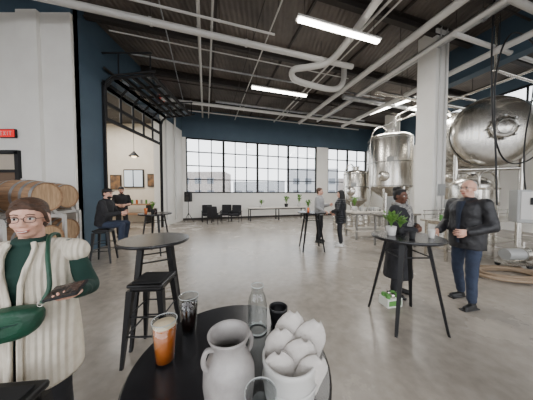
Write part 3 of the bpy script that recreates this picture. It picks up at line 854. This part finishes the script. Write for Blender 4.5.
def person(name, loc, f, H, top, bottom, skin, hair, hm, shoe=SHOE, lean=0, drop=0, hy=0, hp=0, inf=.012, hem=.86, flare=0,
           eL=(-.235, -.02, 1.12), wL=(-.22, .1, .9), eR=(.235, -.02, 1.12), wR=(.22, .1, .9), hdL=None, hdR=None, nL=(1, 0, 0), nR=(-1, 0, 0), curl=.45,
           kL=(-.105, .03, .49), aL=(-.11, -.02, .09), kR=(.105, .03, .49), aR=(.11, -.02, .09), female=False, glasses=False, near=False, lip=LIP,
           short=False, collar=True, scarf=None, smile=False, beard=False, zipper=None):
    E = bpy.data.objects.new(name, None); col.objects.link(E)
    E.location = loc; E.rotation_euler = (0, 0, math.atan2(-f[0], f[1])); k = H / 1.7; E.scale = (k, k, k)
    U = Matrix.Translation((0, 0, .93 - drop)) @ Matrix.Rotation(-lean, 4, 'X') @ Matrix.Translation((0, 0, -.93))
    u = lambda p: U @ V(p)
    sh = .165 if female else .185
    g = MB('jacket', parent=E)
    def er(z, rx, ry, y=0, n=24, M=U):
        return [M @ V((rx * math.cos(2 * pi * i / n), y + ry * math.sin(2 * pi * i / n), z)) for i in range(n)]
    fb = .02 if female else 0
    wa = .0 if female else .018
    rings = []
    if hem < .84:
        nn = 5
        for i in range(nn):
            z = hem + (.86 - hem) * i / nn; q = 1 - i / nn
            rings.append(er(z, .165 + inf + flare * q, .12 + inf + flare * q))
    else: rings.append(er(hem, .16 + inf, .115 + inf))
    body = [(.92, .168, .122, 0), (1.0, .155 + wa * .5, .112 + wa * .5, 0), (1.09, .142 - fb * .4 + wa, .105 + wa, 0), (1.2, .155 + wa * .5, .115 + fb * .5, fb * .5), (1.29, .168 - fb * .3, .12 + fb * .5, fb * .5), (1.36, .168 - fb * .4, .105, 0), (1.41, .13, .085, -.005), (1.445, .075, .07, -.008), (1.47, .058, .06, 0)]
    for z, rx, ry, y in body:
        q = inf if z < 1.42 else inf * .4
        rings.append(er(z, rx + q, ry + q, y))
    g.loftc(rings, top)
    SL, SR = u((-sh, -.005, 1.385)), u((sh, -.005, 1.385))
    for S_, e, w_, i in ((SL, V(eL), V(wL), 0), (SR, V(eR), V(wR), 1)):
        ctr = u((0, -.005, 1.36))
        g.cap(ctr, .07, S_, .054 + inf * .5, top); g.cap(S_, .054 + inf * .5, e, .043 + inf * .6, top)
        if not short: g.cap(e, .043 + inf * .6, e.lerp(w_, .93), .032 + inf * .6, top)
    if collar:
        g.tube([u((.066 * math.cos(2 * pi * i / 16), .008 + .068 * math.sin(2 * pi * i / 16), 1.458 - .012 * math.sin(2 * pi * i / 16))) for i in range(16)], .017, top, 8, True)
    finish(g.done(), .009 if near else .013, 3, .018 if inf > .02 else .012)
    if zipper:
        g = MB('shirt_front', parent=E)
        g.loft([[u((sx * wd, y_ + (.003 if s2_ else 0), z)) for sx, s2_ in ((-1, 0), (1, 0), (1, 1), (-1, 1))] for z, wd, y_ in ((.86, .02, .12 + inf + .012), (1.05, .022, .125 + inf + .006), (1.25, .03, .122 + inf + .006), (1.36, .045, .106 + inf), (1.42, .05, .09 + inf * .7))], zipper)
        g.done()
    g = MB('trousers', parent=E)
    g.loftc([er(.84, .12, .09), er(.88, .155, .11), er(.95, .16, .113), er(1.03, .145, .102)], bottom)
    for s_, kn, an in ((-1, V(kL), V(aL)), (1, V(kR), V(aR))):
        hp_ = u((s_ * .085, 0, .89))
        g.cap(hp_, .09, kn, .064, bottom); g.cap(kn, .064, an + V((0, 0, .03)), .052, bottom)
    finish(g.done(), .012, 3, .014)
    g = MB('shoes', parent=E)
    for s_, an in ((-1, V(aL)), (1, V(aR))):
        g.cap(an + V((0, -.03, -.045)), .036, an + V((s_ * .02, .13, -.055)), .032, shoe); g.cap(an + V((0, 0, .04)), .04, an + V((0, -.01, -.03)), .038, shoe)
        g.box(an + V((s_ * .01, .05, -.08)), (.085, .26, .018), shoe, bev=.008)
    finish(g.done(), .008, 2)
    HM = Matrix.Translation(u((0, .015, 1.475))) @ Matrix.Rotation(hy, 4, 'Z') @ Matrix.Rotation(-hp, 4, 'X')
    g = MB('head', parent=E); nb = u((0, -.01, 1.4)); nt_ = HM @ V((0, -.02, .05)); g.cap(nb, .058, nt_, .054, skin)
    g.M = HM
    g.ell((0, -.008, .142), (.074, .093, .088), skin, n=20, k=14); g.ell((0, .022, .095), (.06, .066, .088), skin, n=20, k=14)
    g.ell((0, .036, .032), (.04, .042, .03), skin); g.ell((0, .01, .055), (.056, .06, .045), skin)
    g.cap((0, .082, .118), .008, (0, .1, .082), .013, skin, 10)
    for s_ in (-1, 1):
        g.ell((s_ * .012, .092, .078), (.009, .01, .008), skin); g.ell((s_ * .036, .06, .082), (.022, .02, .02), skin)
        g.ell((s_ * .026, .076, .136), (.024, .012, .008), skin); g.ell((s_ * .075, -.008, .108), (.01, .02, .032), skin, Matrix.Rotation(s_ * .25, 3, 'Z'))
    g.ell((0, .077, .048), (.026, .014, .014), skin)
    finish(g.done(), .0045 if near else .006, 2)
    g = MB('face', parent=E); g.M = HM
    for s_ in (-1, 1):
        g.ell((s_ * .03, .074, .116), (.0145, .0125, .0085), EYEW); g.ell((s_ * .03, .0845, .116), (.006, .003, .006), IRIS)
        g.tube([(s_ * .014, .09, .138), (s_ * .03, .09, .143), (s_ * .047, .078, .138)], .0028, hm if hm else HAIRGR, 6)
        g.tube([(s_ * .016, .083, .121), (s_ * .03, .088, .1255), (s_ * .044, .078, .12)], .0018, HAIRBK, 5)
    sm = .008 if smile else .001
    g.tube([(-.027, .08, .046 + sm), (-.014, .09, .047), (0, .094, .0465), (.014, .09, .047), (.027, .08, .046 + sm)], .004, lip, 8, rs=[.0015, .0035, .004, .0035, .0015])
    g.tube([(-.024, .08, .043 + sm), (-.012, .089, .0405), (0, .0925, .0395), (.012, .089, .0405), (.024, .08, .043 + sm)], .004, lip, 8, rs=[.001, .004, .005, .004, .001])
    if smile: g.tube([(-.018, .091, .046), (0, .0955, .0435), (.018, .091, .046)], .0028, EYEW, 6)
    if glasses:
        for s_ in (-1, 1):
            pts = []
            for i in range(20):
                a = 2 * pi * i / 20; ca, sa = math.cos(a), math.sin(a)
                pts.append((s_ * .033 + .024 * math.copysign(abs(ca) ** .7, ca), .1 - .2 * abs(.026 * ca) * .3, .114 + .017 * math.copysign(abs(sa) ** .7, sa)))
            g.tube(pts, .0017, BLACKM, 6, True)
            g.tube([(s_ * .057, .098, .118), (s_ * .074, .07, .118), (s_ * .08, 0, .116)], .0017, BLACKM, 6)
        g.tube([(-.009, .1, .118), (0, .104, .12), (.009, .1, .118)], .0017, BLACKM, 6)
    g.done()
    if hair:
        g = MB('hair', parent=E); g.M = HM
        if hair == 'bun':
            g.ell((0, -.01, .17), (.08, .09, .07), hm, n=20, k=14)
            g.ell((0, -.035, .13), (.08, .078, .085), hm, n=20, k=14)
            g.ell((0, -.05, .09), (.068, .054, .06), hm)
            g.ell((0, -.12, .16), (.04, .035, .04), hm)
            for s_ in (-1, 1): g.cap((s_ * .03, .07, .192), .01, (s_ * .072, .03, .15), .01, hm); g.cap((s_ * .072, .03, .15), .01, (s_ * .078, .005, .09), .009, hm)
        elif hair == 'fringe':
            g.ell((0, -.034, .125), (.081, .078, .052), hm); g.ell((0, -.03, .18), (.066, .068, .05), hm)
        else:
            g.ell((0, -.022, .155), (.083, .095, .088), hm, n=20, k=14); g.ell((0, .02, .196), (.062, .058, .034), hm)
            g.ell((0, -.05, .1), (.072, .058, .07), hm)
        if hair == 'updo': g.ell((0, -.06, .225), (.065, .065, .05), hm)
        if hair == 'long':
            for s_ in (-1, 1): g.cap((s_ * .066, -.01, .14), .026, (s_ * .075, -.02, -.04), .028, hm)
            g.cap((0, -.07, .12), .06, (0, -.085, -.1), .05, hm); g.cap((.045, -.06, .1), .045, (.05, -.07, -.12), .035, hm); g.cap((-.045, -.06, .1), .045, (-.05, -.07, -.12), .035, hm)
        if hair == 'cap':
            g.ell((0, -.01, .178), (.086, .1, .066), hm, n=20); g.ell((0, .1, .165), (.06, .055, .009), hm)
        if beard: g.ell((0, .045, .035), (.05, .048, .04), hm)
        finish(g.done(), .005, 2)
    g = MB('hands', parent=E)
    for e, w_, hd, nn, sg in ((eL, wL, hdL, nL, 1), (eR, wR, hdR, nR, -1)):
        e = V(e); w_ = V(w_); d = V(hd) if hd else (w_ - e)
        hand(g, w_, d, nn, sg, skin, curl, .95 if female else 1.03)
        if short: g.cap(e, .04, w_, .027, skin)
        else: g.cap(e.lerp(w_, .8), .027, w_, .025, skin)
    finish(g.done(), .0035 if near else .0045, 1)
    if scarf:
        g = MB('scarf', parent=E)
        g.tube([u((.085 * math.cos(2 * pi * i / 16), .015 + .09 * math.sin(2 * pi * i / 16), 1.445 - .02 * math.sin(2 * pi * i / 16))) for i in range(16)], .04, scarf, 10, True)
        g.cap(u((.03, .12, 1.4)), .045, u((.05, .155, 1.0)), .045, scarf); g.cap(u((-.04, .12, 1.4)), .045, u((-.06, .155, 1.08)), .045, scarf)
        finish(g.done(), .012, 3, .015)
    return E

E = person('woman_with_glasses', (-1.31, 1.1, 0), (.42, -.9), 1.565, CGREEN, CBLACK, SKIN, 'bun', HAIRBR, female=True, glasses=True, near=True, smile=True,
    hy=.12, hp=0, eL=(-.27, .0, 1.12), wL=(-.29, .25, 1.19), hdL=(.1, .95, .1), nL=(.2, -.1, 1), eR=(.27, -.03, 1.12), wR=(.2, .16, .98), hdR=(-.5, .6, -.2), nR=(-.5, .0, -.2), curl=.5, inf=.014)
g = MB('vest', parent=E); rings = []
data = [(.6, .225, .185, .08), (.75, .22, .177, .08), (.85, .215, .172, .08), (.95, .208, .166, .08), (1.05, .195, .158, .09), (1.15, .19, .16, .11), (1.25, .195, .17, .16), (1.33, .198, .158, .23), (1.39, .185, .13, .32), (1.425, .14, .11, .42), (1.455, .094, .096, .5)]
for z, rx, ry, gp in data:
    rings.append([V((rx * math.sin(gp + (2 * pi - 2 * gp) * i / 40), ry * math.cos(gp + (2 * pi - 2 * gp) * i / 40), z)) for i in range(41)])
g.loft(rings, CCREAM, False, True, False)
ob = g.done(); s_ = ob.modifiers.new('s', 'SOLIDIFY'); s_.thickness = .018; s_.offset = 1
s2 = ob.modifiers.new('b', 'SUBSURF'); s2.levels = 1; s2.render_levels = 1
g = MB('vest_armholes', parent=E)
for sx in (-1, 1):
    g.cap((sx * .1, -.005, 1.39), .07, (sx * .195, -.005, 1.365), .078, CCREAM)
finish(g.done(), .01, 3)
g = MB('vest_edging', parent=E)
for sx in (-1, 1):
    g.tube([V((sx * (rx + .01) * math.sin(gp), (ry + .012) * math.cos(gp), z)) for z, rx, ry, gp in data], .012, CCREAM, 8)
g.done()
# crossbody bag: soft half-moon pouch with flap, zip and strap
g = MB('shoulder_bag', parent=E)
rg = []
def bagring(q, yy):
    out = []
    for i in range(32):
        a = 2 * pi * i / 32; ca, sa = math.cos(a), math.sin(a)
        hx = .145 * math.copysign(abs(ca) ** .75, ca)
        hz = (.115 if sa < 0 else .05) * math.copysign(abs(sa) ** .8, sa)
        out.append(V((-.0 + q * hx, .235 + yy, 1.1 + q * hz)))
    return out
for yy, q in ((-.045, .7), (-.04, .88), (-.02, .98), (0, 1), (.02, .98), (.04, .88), (.05, .6)): rg.append(bagring(q, yy))
g.loft(rg, CBAG)
g.tube([(-.125, .27, 1.1), (-.06, .284, 1.085), (0, .288, 1.08), (.06, .284, 1.085), (.125, .27, 1.1)], .004, CGREEN, 6)
g.box((0, .292, 1.078), (.022, .008, .016), STEEL, bev=.003)
for sx in (-1, 1): g.tube([(sx * .13 + .012 * math.cos(2 * pi * i / 12), .235, 1.145 + .012 * math.sin(2 * pi * i / 12)) for i in range(12)], .0025, STEEL, 6, True)
strap = spline([(-.135, .235, 1.15), (-.155, .21, 1.21), (-.15, .19, 1.28), (-.13, .15, 1.38), (-.1, .05, 1.475), (-.09, -.08, 1.45), (0, -.19, 1.25), (.15, -.2, 1.15), (.25, 0, 1.13), (.22, .17, 1.13), (.135, .235, 1.15)], 6)
g.tube(strap, .011, CBAG, 8); g.done()
g = MB('smartphone', parent=E)
Rp = Matrix.Rotation(-.3, 3, 'Z') @ Matrix.Rotation(-.45, 3, 'X') @ Matrix.Rotation(.25, 3, 'Y')
pc = V((-.28, .355, 1.243)); g.box(pc, (.175, .09, .012), BLACKM, Rp, bev=.005); g.box(pc + Rp @ V((0, 0, .0065)), (.16, .076, .002), SCREEN, Rp); g.done()

person('woman_in_scarf', (2.08, 3.1, 0), (.62, -.75), 1.66, CBLACK, CBLACK, SKIND, 'updo', HAIRBK, female=True, hy=-.25, hem=.3, flare=.05, inf=.035, scarf=CSCARF, lip=LIPD,
    eL=(-.25, .04, 1.1), wL=(-.08, .22, 1.12), hdL=(.8, .4, .1), eR=(.25, .03, 1.1), wR=(.12, .25, 1.08), hdR=(-.7, .5, .2), nL=(0, -1, 0), nR=(0, -1, .1), curl=.7)
person('man_in_leather_jacket', (2.9, 2.85, 0), (-.93, -.2), 1.78, CLEATH, CJEAN, SKIN, 'fringe', HAIRGR, glasses=True, inf=.038, hem=.78, zipper=CNAVY,
    eL=(-.28, .02, 1.1), wL=(-.18, .27, 1.03), hdL=(.2, .9, 0), eR=(.28, -.04, 1.1), wR=(.22, .2, .98), hdR=(-.2, .9, -.1), kL=(-.13, .1, .5), aL=(-.14, .1, .09), kR=(.12, -.02, .49), aR=(.13, -.12, .09), hp=-.08)
person('man_in_grey_jacket', (1.72, 6.45, 0), (.8, -.5), 1.76, CGREY, CBLACK, SKIN, 'short', HAIRBR, inf=.025, eL=(-.25, .05, 1.12), wL=(-.15, .28, 1.18), eR=(.25, .03, 1.1), wR=(.2, .2, 1.0))
person('woman_in_puffer_coat', (2.25, 6.0, 0), (-.75, .35), 1.68, CPUFF, CBLACK, SKIN, 'long', HAIRBK, shoe=SHOEW, female=True, hem=.7, inf=.04, eL=(-.25, .05, 1.12), wL=(-.15, .22, 1.05), eR=(.25, .03, 1.1), wR=(.2, .18, .98))
person('seated_man_in_cap', (-3.8, 4.6, 0), (.93, .25), 1.75, CBLACK, CJEAN, SKIN, 'cap', HAIRBK, lean=.15, drop=.04, hy=-.3, inf=.03, eL=(-.25, .16, 1.08), wL=(-.12, .38, 1.12), eR=(.25, .16, 1.08), wR=(.12, .38, 1.1),
    kL=(-.14, .42, .84), aL=(-.14, .36, .38), kR=(.14, .42, .84), aR=(.14, .38, .38), beard=True)
person('barista_standing', (-5.3, 7.25, 0), (.6, -.8), 1.82, CBLACK, CBLACK, SKIN, 'cap', HAIRBK, beard=True, eL=(-.25, .05, 1.12), wL=(-.1, .27, 1.1), eR=(.25, .05, 1.12), wR=(.1, .27, 1.1), short=True)

# ------------------------------------------------------------------ light, camera
W = bpy.data.worlds.new('sky'); sc.world = W; W.use_nodes = True
bg = W.node_tree.nodes['Background']; bg.inputs[0].default_value = (.94, .96, 1, 1); bg.inputs[1].default_value = 4.0
cam = bpy.data.cameras.new('camera'); cam.lens = 13.4; cam.sensor_width = 36; cam.clip_start = .05
co = bpy.data.objects.new('camera', cam); col.objects.link(co)
co.location = (0, 0, 1.6); co.rotation_euler = (math.radians(88), 0, 0)
sc.camera = co
